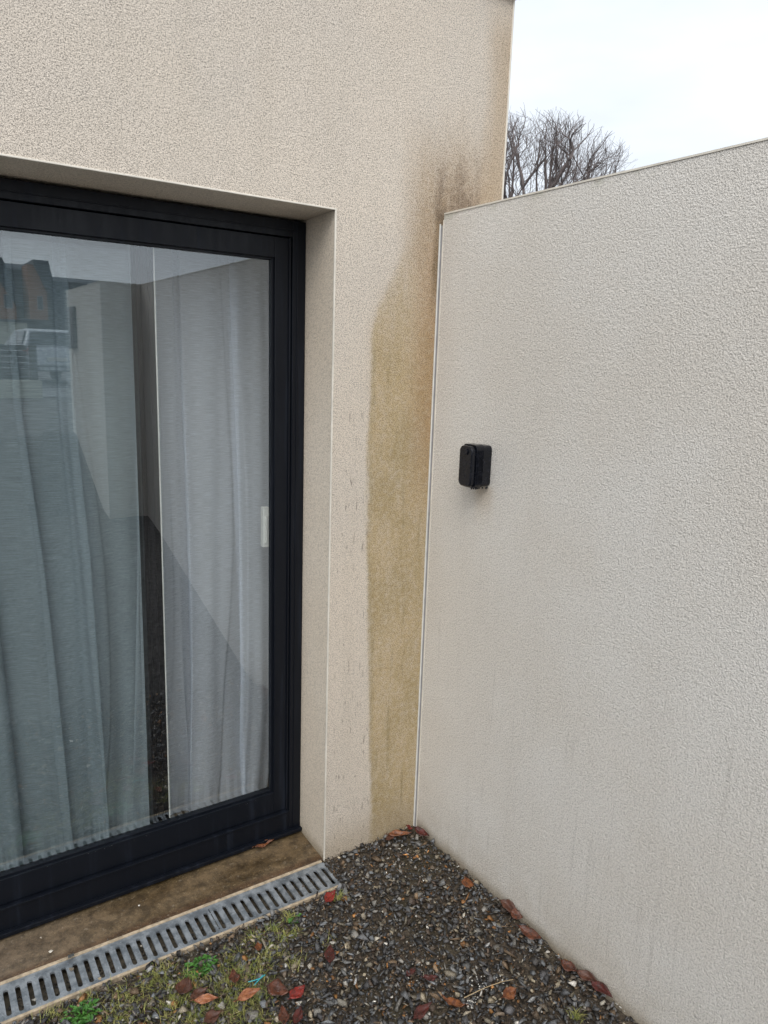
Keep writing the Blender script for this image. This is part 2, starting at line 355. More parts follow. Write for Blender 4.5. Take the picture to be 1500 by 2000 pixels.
def prism(bm, pts, lo, hi, ax='z'):
    def P(a, b, h): return {'z': (a, b, h), 'x': (h, a, b), 'y': (a, h, b)}[ax]
    A = [bm.verts.new(P(a, b, lo)) for a, b in pts]; B = [bm.verts.new(P(a, b, hi)) for a, b in pts]
    n = len(pts); bm.faces.new(A); bm.faces.new(B[::-1])
    for i in range(n): bm.faces.new((A[i], A[(i+1) % n], B[(i+1) % n], B[i]))
def thing(name, label, cat, loc=(0, 0, 0), group=None):
    o = bpy.data.objects.new(name, None); C.objects.link(o); o.location = loc; o.empty_display_size = 0.05
    o['label'] = label; o['category'] = cat
    if group: o['group'] = group
    return o
def tag(o, label, cat, group=None):
    o['label'] = label; o['category'] = cat
    if group: o['group'] = group
    return o
def struct(o): o['kind'] = 'structure'; return o
def setparent_keep(o, p):
    o.parent = p; o.matrix_parent_inverse = Matrix.Translation(-Vector(p.location))

# ------------------------------------------------------------------ ground and road
prof = [(300, -0.09), (0.02, -0.09), (-0.139, -0.09), (-0.1395, -0.012), (-0.6, -0.012), (-1.02, -0.010), (-1.5, 0.13), (-2.5, 0.46), (-2.95, 0.56),
        (-3.7, 1.03), (-4.6, 1.11), (-6.5, 1.08), (-9, 1.0), (-12, 0.9), (-18, 0.8), (-300, 0.8)]
xs = [-300, -60, -12, -6] + [round(-5+0.25*i, 3) for i in range(33)] + [6, 12, 60, 300]
bm = bmesh.new(); grid = []
random.seed(3)
for (y, z) in prof:
    row = []
    for x in xs:
        dz = random.uniform(-0.03, 0.03) if -6 < y < -1.4 and -5 < x < 3 else 0
        row.append(bm.verts.new((x, y, z+dz)))
    grid.append(row)
for a in range(len(prof)-1):
    for b in range(len(xs)-1): bm.faces.new((grid[a][b], grid[a][b+1], grid[a+1][b+1], grid[a+1][b]))
struct(obj('ground', bm, M['bank']))
bm = bmesh.new(); vs = []
for y, z in [(-9.55, 0.996), (-12, 0.906), (-18, 0.806), (-120, 0.806)]: vs.append([bm.verts.new((x, y, z)) for x in (-80, 80)])
for a in range(3): bm.faces.new((vs[a][0], vs[a][1], vs[a+1][1], vs[a+1][0]))
struct(obj('road', bm, M['road']))
bm = bmesh.new()
def sheet(bm, x0, x1, y0, y1, z, nx, ny, amp=0.0):
    V = [[bm.verts.new((x0+(x1-x0)*i/nx, y0+(y1-y0)*j/ny, z+random.uniform(-amp, amp))) for i in range(nx+1)] for j in range(ny+1)]
    for j in range(ny):
        for i in range(nx): bm.faces.new((V[j][i], V[j][i+1], V[j+1][i+1], V[j+1][i]))
sheet(bm, -3.0, -0.001, -1.04, -0.1375, -0.004, 90, 30, 0.0025)
sheet(bm, -0.386, -0.001, -0.1375, -0.001, -0.004, 12, 5, 0.0025)
struct(obj('soil', bm, M['soil']))

# ------------------------------------------------------------------ house
XO, ZO, D = -0.3735, 2.0687, 0.176
XL, XE, ZT = -6.0, 0.2473, 2.772
XOL = -2.75
house = thing('house', 'beige rendered house wall with recessed dark sliding door and stained corner', 'house', (0, 0, 0))
bm = bmesh.new()
def q(*p): bm.faces.new([bm.verts.new(c) for c in p])
q((XO, 0, -0.1), (XE, 0, -0.1), (XE, 0, ZT), (XO, 0, ZT))                     # facade right of the opening
q((XOL, 0, ZO), (XO, 0, ZO), (XO, 0, ZT), (XOL, 0, ZT))
q((XL, 0, -0.1), (XOL, 0, -0.1), (XOL, 0, ZT), (XL, 0, ZT))
q((XE, 0, -0.1), (XE, 9, -0.1), (XE, 9, ZT), (XE, 0, ZT))
q((XL, 0, -0.1), (XL, 9, -0.1), (XL, 9, ZT), (XL, 0, ZT))
q((XL, 9, -0.1), (XE, 9, -0.1), (XE, 9, ZT), (XL, 9, ZT))
obj('wall', bm, M['facade'], house)
bm = bmesh.new()
q((XO, 0, -0.1), (XO, 0.36, -0.1), (XO, 0.36, ZO-0.012), (XO, 0, ZO))
q((XOL, 0, -0.1), (XOL, 0.36, -0.1), (XOL, 0.36, ZO-0.012), (XOL, 0, ZO))
q((XOL, 0, ZO), (XO, 0, ZO), (XO, 0.36, ZO-0.012), (XOL, 0.36, ZO-0.012))
obj('reveal', bm, M['reveal'], house)
boxo('roof', M['fascia'], house, XL-0.02, XE+0.02, 0.0, 9.02, ZT-0.001, ZT+0.05)
boxo('parapet_cap', M['bead'], house, XL-0.02, XE+0.022, -0.022, -0.001, ZT-0.006, ZT+0.05, bev=0.002)
def bead(name, *b): return boxo(name, M['bead'], house, *b, bev=0.0012)
bead('corner_bead', XO-0.0035, XO+0.0015, -0.0028, 0.003, 0.0, ZO+0.0025)
bead('corner_bead', XOL-0.0015, XO-0.004, -0.0028, 0.003, ZO-0.0025, ZO+0.0022)
bead('corner_bead', XE-0.0035, XE+0.0025, -0.003, 0.004, 2.0, ZT-0.007)
# room
bm = bmesh.new()
q((-5.5, .36, 2.45), (.1, .36, 2.45), (.1, 5, 2.45), (-5.5, 5, 2.45)); q((-5.5, 5, 0), (.1, 5, 0), (.1, 5, 2.45), (-5.5, 5, 2.45))
q((.1, .36, 0), (.1, 5, 0), (.1, 5, 2.45), (.1, .36, 2.45)); q((-5.5, .36, 0), (-5.5, 5, 0), (-5.5, 5, 2.45), (-5.5, .36, 2.45))
q((XO, .36, 0), (.1, .36, 0), (.1, .36, 2.45), (XO, .36, 2.45)); q((-5.5, .36, 0), (XOL, .36, 0), (XOL, .36, 2.45), (-5.5, .36, 2.45))
q((XOL, .36, ZO-.012), (XO, .36, ZO-.012), (XO, .36, 2.45), (XOL, .36, 2.45))
obj('room_lining', bm, M['room'], house)
boxo('room_floor', M['roomfloor'], house, -5.5, .1, .30, 5, -.05, 0.055)
# concrete step
bm = bmesh.new()
prism(bm, [(0.0085, -0.085), (0.0085, -0.004), (0.014, 0.0), (0.29, 0.0165), (0.29, -0.085)], XOL+0.001, XO-0.001, 'x')
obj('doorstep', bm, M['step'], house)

# sliding door, fixed in the house
def profile_ring(bm, x0, x1, z0, z1, wl, wr, wb, wt, y0, y1, bev=0.0015):
    box(bm, x0, x0+wl, y0, y1, z0, z1, bev); box(bm, x1-wr, x1, y0, y1, z0, z1, bev)
    box(bm, x0+wl, x1-wr, y0+.0004, y1, z0, z0+wb, bev); box(bm, x0+wl, x1-wr, y0+.0004, y1, z1-wt, z1, bev)
FX0, FX1, FZ0, FZ1 = XOL+0.001, XO-0.001, 0.0165, ZO-0.013
bm = bmesh.new()
profile_ring(bm, FX0, FX1, FZ0, FZ1, 0.044, 0.044, 0.085, 0.047, D, D+0.13)
box(bm, FX1-0.052, FX1-0.046, D+0.006, D+0.1, FZ0+.086, FZ1-.048, 0.001)
box(bm, FX1-0.030, FX1-0.026, D-0.0025, D+0.002, FZ0+.02, FZ1-.01, 0.001)   # raised bead on the jamb
box(bm, FX0, FX1-.03, D-0.0025, D+0.002, FZ1-.030, FZ1-.026, 0.001)
box(bm, FX0, FX1, D-0.016, D+0.001, 0.017, 0.030, 0.002)                          # sill nose
box(bm, FX0, FX1-.044, D-0.003, D+0.002, 0.096, 0.1015, 0.001)
door = obj('patio_door', bm, M['frame'], house)
bm = bmesh.new()
profile_ring(bm, FX0+0.044, FX1-0.044, 0.104, FZ1-0.049, 0.05, 0.053, 0.079, 0.060, D+0.012, D+0.055)
obj('sash', bm, M['frame'], door)
bm = bmesh.new()
GX0, GX1, GZ0, GZ1 = FX0+0.095, -0.4795, 0.190, 1.940
# sloped glazing bead under and round the pane
profile_ring(bm, GX0-0.012, GX1+0.010, GZ0-0.012, GZ1+0.010, 0.012, 0.010, 0.012, 0.010, D+0.020, D+0.033, 0.001)
prism(bm, [(D+0.014, GZ0-0.022), (D+0.0315, GZ0-0.001), (D+0.0315, GZ0-0.022)], GX0, GX1, 'x')
obj('glazing_bead', bm, M['frame'], door)
boxo('pane', M['glass'], door, GX0, GX1, D+0.030, D+0.0305, GZ0, GZ1)
# inner sliding leaf seen through the pane
bm = bmesh.new()
box(bm, -0.868, -0.818, 0.245, 0.295, 0.10, 2.0, 0.002)
box(bm, -0.856, -0.852, 0.2425, 0.2455, 0.10, 2.0, 0.0008); box(bm, -0.836, -0.832, 0.2425, 0.2455, 0.10, 2.0, 0.0008)
box(bm, FX0+.05, -0.868, 0.248, 0.295, 0.10, 0.135, 0.002); box(bm, FX0+.05, -0.868, 0.248, 0.295, 1.965, 2.0, 0.002)
obj('inner_leaf', bm, M['frame2'], door)
boxo('inner_pane', M['glass2'], door, FX0+.06, -0.8685, 0.266, 0.2665, 0.135, 1.965)
boxo('brush_seal', M['white'], door, -0.8175, -0.8135, 0.246, 0.252, 0.105, 1.995, bev=0.0008)
bm = bmesh.new()
box(bm, -0.486, -0.464, 0.240, 0.262, 1.045, 1.178, 0.002); box(bm, -0.481, -0.474, 0.234, 0.2395, 1.06, 1.15, 0.001)
obj('handle', bm, M['white'], door)
# inner right jamb behind the pane edge
boxo('inner_jamb', M['room'], door, -0.392, FX1-0.001, 0.262, 0.33, 0.06, 2.03)

# ------------------------------------------------------------------ curtains
def curtain(mat, label, y0, edge_fn, left_fn, folds, zb, zt, nu, nv, amp, seed, crumple=None):
    rr = random.Random(seed); verts = []; faces = []; uvs = []
    ph = [(rr.uniform(0, 6.28), rr.uniform(0.8, 1.25)) for _ in folds]
    W = 1.0
    for j in range(nv+1):
        t = j/nv; z = zb+(zt-zb)*t
        e = edge_fn(z); l = left_fn(z)
        for i in range(nu+1):
            s = i/nu; x = l+(e-l)*s
            yy = 0
            for k, fr in enumerate(folds):
                a = math.sin(6.2832*fr*s*ph[k][1]+ph[k][0]+0.7*math.sin(2.2*z+ph[k][0]*3))
                sharp = math.copysign(abs(a)**0.55, a) if k == 0 else a
                yy += amp[k]*sharp*(0.75+0.25*math.cos(z*1.7+k))
            s0 = s; s = s+0.035*math.sin(7.1*s+seed)+0.02*math.sin(17*s+2*seed)
            lw_ = (e-l)/folds[0]; q1 = 6.2832*folds[0]*s*ph[0][1]+ph[0][0]+0.5*math.sin(2.1*z+4*s*ph[1][1])
            q2 = 6.2832*folds[0]*2.37*s+ph[1][0]+0.6*math.sin(1.3*z)
            env = min(1, (1-s)*12)*(1.0+0.25*math.sin(5*s+z))
            s = s0
            x += env*(0.215*lw_*math.sin(q1)+0.05*lw_*math.sin(q2))
            if crumple: dx, dy, dz = crumple(s, t, x, z)
            else: dx = dy = dz = 0
            verts.append((x+dx, y0+yy+dy, z+dz)); uvs.append((s*(e-l)*1.3, z-zb))
    for j in range(nv):
        for i in range(nu):
            a = j*(nu+1)+i; faces.append((a, a+1, a+nu+2, a+nu+1))
    me = bpy.data.meshes.new('curtain'); me.from_pydata(verts, [], faces)
    ul = me.uv_layers.new(name='UVMap')
    for lp in me.loops: ul.data[lp.index].uv = uvs[lp.vertex_index]
    for p in me.polygons: p.use_smooth = True
    return tag(link('curtain', me, M[mat]), label, 'curtain', 'sheer curtains behind the sliding door')
def ledge(z):
    pts = [(0.06, -0.985), (0.27, -0.993), (1.03, -1.010), (1.49, -1.033), (2.0, -1.031), (2.4, -1.03)]
    for (a, xa), (b, xb) in zip(pts, pts[1:]):
        if z <= b: return xa+(xb-xa)*max(0, (z-a))/(b-a)
    return pts[-1][1]
curtain('curtain2', 'left sheer blue grey curtain with deep vertical folds hanging behind the greenish pane', 0.325, ledge, lambda z: -2.3, (7, 19), 0.062, 2.4, 620, 80, (0.022, 0.005), 5,
        crumple=lambda s, t, x, z: (0.0, 0.0, 0.0))
def crum(s, t, x, z):
    k = max(0.0, 1-(z-0.06)/0.5)
    return (-0.012*k*k*max(0, s-0.4)*2 + 0.012*k*math.sin(26*s+9*t), -0.02*k*k*math.sin(10*s+16*t), 0)
curtain('curtain', 'right sheer white curtain bunched at its hem beside the door handle', 0.385, lambda z: -0.385, lambda z: -1.10, (3.6, 13), 0.062, 2.4, 420, 120, (0.018, 0.005), 9, crumple=crum)

# ------------------------------------------------------------------ garden wall
gw = thing('garden_wall', 'tall pale rendered garden wall meeting the house at a right angle', 'wall', (0, 0, 0))
bm = bmesh.new()
prism(bm, [(0, -0.016), (0.2, -0.016), (0.2, -3.82), (-0.26, -3.82), (-0.26, -2.785), (0, -2.785)], -0.1, 2.100, 'z')
obj('wall_body', bm, M['wall'], gw)
bm = bmesh.new()
prism(bm, [(-0.002, -0.018), (0.203, -0.018), (0.203, -3.823), (-0.263, -3.823), (-0.263, -2.783), (-0.002, -2.783)], 2.1005, 2.1050, 'z')
obj('coping', bm, M['bead'], gw)
boxo('edge_bead', M['bead'], gw, -0.0012, 0.004, -0.0172, -0.0125, 0.0, 2.085, bev=0.001)
boxo('joint_strip', M['jointgrey'], gw, -0.001, 0.03, -0.0125, -0.0005, -0.02, 2.07)
boxo('joint_profile', M['white'], gw, -0.0052, -0.0012, -0.0050, -0.0003, 0.0, 2.075, bev=0.001)
bm = bmesh.new(); box(bm, -0.285, -0.259, -3.70, -3.52, 1.68, 1.98, 0.004)
obj('letterbox', bm, M['blackp'], gw)

# ------------------------------------------------------------------ outdoor box on the wall
ob = thing('wall_box', 'small black weatherproof outdoor box with rounded corners on the pale garden wall', 'outdoor box', (0, -0.268, 1.30))
def rbox(bm, x0, x1, y0, y1, z0, z1, r, seg=4):
    pts = []
    for cy, cz, a0 in ((y1-r, z1-r, 0), (y0+r, z1-r, 90), (y0+r, z0+r, 180), (y1-r, z0+r, 270)):
        for k in range(seg+1):
            a = R(a0+90*k/seg); pts.append((cy+r*math.cos(a), cz+r*math.sin(a)))
    prism(bm, pts, x0, x1, 'x')
o0 = (0, -0.268, 1.30)
def part(name, bm, mat, bevel=0.0):
    bmesh.ops.translate(bm, verts=bm.verts, vec=-Vector(o0))
    o = obj(name, bm, mat, ob)
    if bevel:
        m = o.modifiers.new('b', 'BEVEL'); m.width = bevel; m.segments = 3; m.limit_method = 'ANGLE'; m.angle_limit = R(40)
    return o
bm = bmesh.new(); rbox(bm, -0.030, -0.0002, -0.2965, -0.236, 1.299, 1.421, 0.012); part('back_box', bm, M['blackp'], 0.002)
bm = bmesh.new(); rbox(bm, -0.060, -0.0305, -0.2985, -0.2335, 1.296, 1.424, 0.015)
for k in range(5):
    box(bm, -0.056+0.0045*k, -0.0538+0.0045*k, -0.3020, -0.2985, 1.308, 1.408, 0.0006)
part('cover', bm, M['blackp'], 0.003)
bm = bmesh.new(); rbox(bm, -0.076, -0.0605, -0.2955, -0.2365, 1.300, 1.420, 0.016); part('lid', bm, M['blackp'], 0.005)
bm = bmesh.new()
bmesh.ops.create_cone(bm, cap_ends=True, segments=16, radius1=0.0095, radius2=0.008, depth=0.006,
                      matrix=Matrix.Translation((-0.0772, -0.268, 1.402)) @ Matrix.Rotation(R(90), 4, 'Y')); part('knob', bm, M['blackp'], 0.0005)
for k in range(9):
    bm = bmesh.new(); bmesh.ops.create_icosphere(bm, subdivisions=2, radius=0.0022+0.0010*random.random(),
        matrix=Matrix.Translation((-0.008-0.0076*k+random.uniform(-.002, .002), -0.2955+random.uniform(0, .015), 1.2955+(0.002 if k > 6 else 0))) @ Matrix.Diagonal((1, 1, 1.5, 1)))
    o = part('raindrop', bm, M['blackp'])
    for p in o.data.polygons: p.use_smooth = True

# ------------------------------------------------------------------ drain
drain = thing('channel_drain', 'grey galvanised slotted channel drain with beige rims along the doorstep', 'drain', (XO-0.0115, 0, 0))
dx = Vector((XO-0.0115, 0, 0))
DX1 = 0.0; DL = -2.3
bm = bmesh.new()
box(bm, DL, DX1, -0.0045, 0.0050, -0.07, 0.0035, 0.001); box(bm, DL, DX1, -0.1375, -0.1285, -0.07, 0.0020, 0.001)
obj('channel', bm, M['polymer'], drain)
boxo('channel_bed', M['mud'], drain, DL, DX1-.001, -0.1283, -0.0047, -0.088, -0.034)
boxo('channel_side', M['soil'], drain, DL, DX1-.001, -0.0065, -0.0047, -0.0555, -0.0045)
def grate(x0, n, pitch, extra):
    bm = bmesh.new(); ya, yb, z, zb = -0.1280, -0.0050, 0.0005, -0.0035
    x1 = x0-extra
    def cell(a, b, hole=True):
        rect = [bm.verts.new((xx, yy, z)) for xx, yy in ((a, ya), (b, ya), (b, yb), (a, yb))]
        re = [bm.edges.new((rect[i], rect[(i+1) % 4])) for i in range(4)]
        if not hole: bm.faces.new(rect); return
        cx = (a+b)/2; r = 0.0062; y0, y1 = -0.1175+r, -0.0270-r
        pts = [(cx+r*math.cos(R(t)), y1+r*math.sin(R(t))) for t in range(0, 181, 30)] + [(cx+r*math.cos(R(t)), y0+r*math.sin(R(t))) for t in range(180, 361, 30)]
        hv = [bm.verts.new((px, py, z)) for px, py in pts]; he = [bm.edges.new((hv[i], hv[(i+1) % len(hv)])) for i in range(len(hv))]
        bmesh.ops.triangle_fill(bm, use_beauty=True, use_dissolve=False, edges=re+he)
        lo = [bm.verts.new((px, py, zb-0.002)) for px, py in pts]
        for i in range(len(hv)):
            j = (i+1) % len(hv); bm.faces.new((hv[i], hv[j], lo[j], lo[i]))
    for k in range(n):
        b = x1-pitch*k; cell(b-pitch, b)
    x2 = x1-pitch*n
    box(bm, x2, x1, ya, ya+0.002, -0.02, z-0.0003); box(bm, x2, x1, yb-0.002, yb, -0.02, z-0.0003)
    for k in range(n):
        b = x1-pitch*k
        for yy in (-0.040, -0.0725, -0.104):
            bmesh.ops.create_cone(bm, cap_ends=True, segments=8, radius1=0.0026, radius2=0.0018, depth=0.0016, matrix=Matrix.Translation((b, yy, z+0.0008)))
        box(bm, b-0.003, b+0.003, -0.020, -0.010, z-0.0002, z+0.0016, 0.0006)
        box(bm, b-0.0028, b+0.0028, -0.124, -0.114, z-0.0002, z+0.0012, 0.0004)
    o = obj('grate', bm, M['galv'], drain)
    return x2
e = grate(0.0, 14, 0.0285, 0.0); e = grate(e-0.0025, 34, 0.0285, 0.0); grate(e-0.0025, 20, 0.0285, 0.0)
drain.rotation_euler.z = R(-0.8)

# ------------------------------------------------------------------ gravel (uncountable)
def stone_shapes(n, seed):
    rr = random.Random(seed); L = []
    for _ in range(n):
        b = bmesh.new()
        for k in range(9):
            v = Vector((rr.gauss(0, 1), rr.gauss(0, 1), rr.gauss(0, 1))).normalized()*rr.uniform(0.70, 1.15)
            b.verts.new((v.x*rr.uniform(.8, 1.1), v.y*rr.uniform(0.6, 0.8), v.z*rr.uniform(0.28, 0.46)))
        h = bmesh.ops.convex_hull(b, input=b.verts)
        for v in [v for v in b.verts if not v.link_faces]: b.verts.remove(v)
        bmesh.ops.triangulate(b, faces=b.faces)
        b.verts.index_update()
        L.append((np.array([v.co[:] for v in b.verts]), np.array([[v.index for v in f.verts] for f in b.faces]))); b.free()
    return L
SH = stone_shapes(14, 4)
for _k in range(4): _v, _f = SH[_k]; SH.append((_v*np.array([1.7, .45, .6]), _f))
PAL = np.array([(.036, .035, .036), (.052, .053, .055), (.026, .024, .023), (.088, .088, .086), (.14, .132, .118), (.060, .046, .033), (.13, .112, .083),
                (.17, .080, .026), (.16, .135, .095), (.042, .030, .022), (.095, .064, .038), (.074, .078, .082), (.19, .175, .145), (.62, .60, .55)])
PW = np.array([15, 13, 13, 10, 8, 8, 6, 3.0, 3.4, 9, 7, 11, 1.8, 0.15]); PW = PW/PW.sum()
def scatter(name, P, Sz, col, tilt=0.5):
    V = []; Fc = []; Cc = []; off = 0
    for i in range(len(P)):
        v, f = SH[rng.integers(len(SH))]
        a, b_, c = rng.uniform(0, 6.283), rng.normal(0, tilt), rng.normal(0, tilt)
        Rz = np.array([[math.cos(a), -math.sin(a), 0], [math.sin(a), math.cos(a), 0], [0, 0, 1]])
        Rx = np.array([[1, 0, 0], [0, math.cos(b_), -math.sin(b_)], [0, math.sin(b_), math.cos(b_)]])
        Ry = np.array([[math.cos(c), 0, math.sin(c)], [0, 1, 0], [-math.sin(c), 0, math.cos(c)]])
        vv = (v*Sz[i]) @ (Rz @ Rx @ Ry).T + P[i]
        V.append(vv); Fc.append(f+off); off += len(v); Cc.append(np.repeat(np.append(col[i], 1)[None], len(v), 0))
    V = np.concatenate(V); Fc = np.concatenate(Fc); Cc = np.concatenate(Cc)
    me = bpy.data.meshes.new(name); me.vertices.add(len(V)); me.vertices.foreach_set('co', V.ravel())
    me.loops.add(len(Fc)*3); me.loops.foreach_set('vertex_index', Fc.ravel().astype(np.int32))
    me.polygons.add(len(Fc)); me.polygons.foreach_set('loop_start', np.arange(0, len(Fc)*3, 3, dtype=np.int32)); me.polygons.foreach_set('loop_total', np.full(len(Fc), 3, dtype=np.int32))
    me.update(calc_edges=True); at = me.color_attributes.new('tone', 'FLOAT_COLOR', 'POINT'); at.data.foreach_set('color', Cc.ravel())
    me.validate(); return link(name, me, M['stone'])
def pts(n, x0, x1, y0, y1): return np.stack([rng.uniform(x0, x1, n), rng.uniform(y0, y1, n)], 1)
def okp(p, m=0.004):
    x, y = p[:, 0], p[:, 1]
    return (x < -m) & (y < -m) & ~((x < -0.386-m+0.004) & (y > -0.1375-m-np.maximum(0, -x-0.386)*0.0))
allP = []; allS = []; allC = []
for n, lo, hi, zlo, zhi in ((15000, .0026, .0050, -0.001, 0.005), (8000, .0050, .0085, 0.001, 0.009), (5200, .0085, .0125, 0.003, 0.012), (2500, .0120, .0170, 0.005, 0.014), (420, .017, .024, 0.006, 0.013)):
    p = pts(n, -1.75, -0.002, -1.12, -0.003); s = rng.uniform(lo, hi, n)
    k = okp(p, 0.003) & (p[:, 0] < -s*0.5) & (p[:, 1] < -s*0.5); p = p[k]; s = s[k]
    # finer grit towards the corner and along the wall, coarser stones to the front
    dcor = np.minimum(1, np.hypot(p[:, 0], p[:, 1])/0.5)
    if lo > .0080: kk = rng.uniform(0, 1, len(p)) < (0.35+0.65*dcor); p = p[kk]; s = s[kk]
    # bare soil patches where the moss and grass sit, left front
    z = rng.uniform(zlo, zhi, len(p))
    c = PAL[rng.choice(len(PAL), len(p), p=PW)]*np.exp(rng.normal(0.38, 0.42, (len(p), 1)))
    if hi < .005: c = c*1.15
    allP.append(np.column_stack([p, z])); allS.append(s); allC.append(c)
p = pts(2600, -1.7, -0.003, -1.12, -0.004); p = p[okp(p, .004)]; s = rng.uniform(.002, .0055, len(p))
allP.append(np.column_stack([p, rng.uniform(.008, .015, len(p))])); allS.append(s)
allC.append(np.array([(.10, .055, .03), (.20, .13, .075), (.045, .028, .02), (.30, .24, .17), (.42, .40, .35)])[rng.choice(5, len(p), p=[.3, .25, .25, .14, .06])])
# clusters of white plaster crumbs and shell bits
for cx, cy, n, sp in ((-0.126, -0.087, 14, .012), (-0.147, -0.253, 8, .008), (-0.267, -0.67, 26, .018), (-0.332, -0.697, 22, .013), (-0.12, -0.13, 7, .02), (-0.005, -0.92, 6, .012), (-.20, -.69, 5, .01), (-.42, -.57, 3, .012), (-.03, -.27, 5, .01), (-.36, -.60, 3, .01)):
    p = np.array([cx, cy])+rng.normal(0, sp, (n, 2)); s = rng.uniform(.002, .0052, n); p[:, 0] = np.minimum(p[:, 0], -0.004)
    allP.append(np.column_stack([p, np.full(n, .010)])); allS.append(s); allC.append(np.tile((.70, .68, .62), (n, 1))*rng.uniform(.8, 1.05, (n, 1)))
# orange stones that catch the eye
for cx, cy, s in ((-.985, -.30, .014), (-.50, -.64, .012), (-.24, -.42, .009), (-.33, -.33, .008), (-.30, -.75, .011), (-.09, -.20, .008), (-.12, -.82, .009), (-.35, -.14, .008), (-.19, -.33, .009), (-.62, -.50, .011)):
    allP.append(np.array([[cx, cy, .009]])); allS.append(np.array([s])); allC.append(np.array([[.26, .125, .035]]))
gr = scatter('gravel', np.concatenate(allP), np.concatenate(allS), np.concatenate(allC))
gr['kind'] = 'stuff'; gr['label'] = 'wet dark grey and brown gravel chips covering the ground'; gr['category'] = 'gravel'

# grit lying in the drain and along its back rim
p = []; s = []
for _ in range(420):
    p.append((rng.uniform(-1.55, -.40), rng.uniform(-.122, -.012), -.031)); s.append(rng.uniform(.003, .008))
for _ in range(60):
    p.append((rng.uniform(-1.5, -.40), rng.normal(.012, .004), .005)); s.append(rng.uniform(.0012, .0028))
p = np.array(p); s = np.array(s)
c = PAL[rng.choice(len(PAL), len(p), p=PW)]*1.3
dg = scatter('drain_grit', p, s, c, 0.8); dg['kind'] = 'stuff'; dg['label'] = 'small grit washed into the channel drain under its slots'; dg['category'] = 'grit'

def single_stone(name, x, y, z, s, col, label, cat, group=None, seed=0):
    v, f = SH[seed % len(SH)]
    me = bpy.data.meshes.new(name); me.from_pydata([tuple(a*s) for a in v], [], [tuple(int(k) for k in t) for t in f])
    at = me.color_attributes.new('tone', 'FLOAT_COLOR', 'POINT')
    for d_ in at.data: d_.color = col+(1,)
    o = link(name, me, M['stone']); o.location = (x, y, z); o.rotation_euler.z = seed*1.3
    return tag(o, label, cat, group)
single_stone('plaster_crumb', -1.218, 0.052, 0.0085, .0085, (.62, .58, .50), 'largest pale plaster crumb on the brown doorstep', 'crumb', 'crumbs on the doorstep', 1)
single_stone('plaster_crumb', -1.232, 0.118, 0.010, .0048, (.50, .44, .36), 'smaller pale crumb behind the largest one on the doorstep', 'crumb', 'crumbs on the doorstep', 2)
single_stone('plaster_crumb', -0.961, 0.102, 0.0095, .0045, (.72, .70, .66), 'lone white crumb midway along the brown doorstep', 'crumb', 'crumbs on the doorstep', 3)
single_stone('stone', -1.182, -0.036, 0.006, .011, (.20, .17, .13), 'pale brown stone lying on the steel grate', 'stone', 'stones on the drain', 4)
single_stone('stone', -1.175, 0.004, 0.010, .011, (.06, .065, .065), 'dark grey stone on the back rim of the drain', 'stone', 'stones on the drain', 5)
single_stone('stone', -1.125, -0.108, 0.002, .0075, (.30, .24, .16), 'small tan stone stuck in a drain slot near its front rim', 'stone', 'stones on the drain', 6)
single_stone('stone', -1.283, -0.085, 0.0, .0075, (.26, .25, .22), 'grey pebble caught in the drain slot nearest the left', 'stone', 'stones on the drain', 7)
single_stone('stone', -0.999, -0.05, 0.0, .0070, (.24, .22, .18), 'pale pebble caught in a middle slot of the drain', 'stone', 'stones on the drain', 8)
single_stone('stone', -0.495, -0.075, 0.001, .0080, (.12, .10, .085), 'brown pebble caught in a slot near the right end of the drain', 'stone', 'stones on the drain', 9)

# ------------------------------------------------------------------ grass and weeds
def blades(name, spots, mat, parent=None):
    V = []; Fc = []
    for (x, y, z, h, wd, a, lean) in spots:
        dx_, dy_ = math.cos(a), math.sin(a); sx, sy = -dy_*wd, dx_*wd; b = len(V); n = 4
        for k in range(n+1):
            t = k/n; o_ = lean*t*t*h; zz = z+h*math.sin(t*1.3)/math.sin(1.3)*(1-0.25*t*lean)
            ww = (1-t*0.95)
            V += [(x+dx_*o_-sx*ww, y+dy_*o_-sy*ww, zz), (x+dx_*o_+sx*ww, y+dy_*o_+sy*ww, zz)]
        for k in range(n): Fc.append((b+2*k, b+2*k+1, b+2*k+3, b+2*k+2))
    me = bpy.data.meshes.new(name); me.from_pydata(V, [], Fc)
    for p_ in me.polygons: p_.use_smooth = True
    return link(name, me, mat, parent)
sp = []
rg = random.Random(21)
clumps = [(-1.0, -.19, .05, 130), (-.93, -.25, .045, 150), (-1.08, -.21, .05, 130), (-.99, -.30, .05, 130), (-.84, -.30, .05, 190), (-.80, -.23, .03, 60), (-.76, -.30, .05, 150), (-.86, -.38, .055, 190), (-.72, -.20, .025, 60),
          (-.66, -.20, .02, 60), (-.79, -.38, .04, 90), (-.95, -.37, .05, 150), (-1.12, -.27, .05, 120), (-.69, -.27, .03, 60), (-.62, -.24, .02, 35), (-1.25, -.17, .03, 50), (-.83, -.46, .05, 110), (-.66, -.34, .025, 30), (-.55, -.32, .03, 22), (-1.17, -.16, .02, 40)]
for cx, cy, r_, n in clumps:
    for k in range(int(n*1.7)):
        x = rg.gauss(cx, r_*.6); y = min(-.142, rg.gauss(cy, r_*.5)); sp.append((x, y, .0, rg.uniform(.008, .026), rg.uniform(.0006, .0012), rg.uniform(0, 6.28), rg.uniform(.4, 1.6)))
gs = blades('grass', sp, M['grass']); gs['kind'] = 'stuff'; gs['label'] = 'short yellowish green grass and moss growing through the gravel by the drain'; gs['category'] = 'grass'
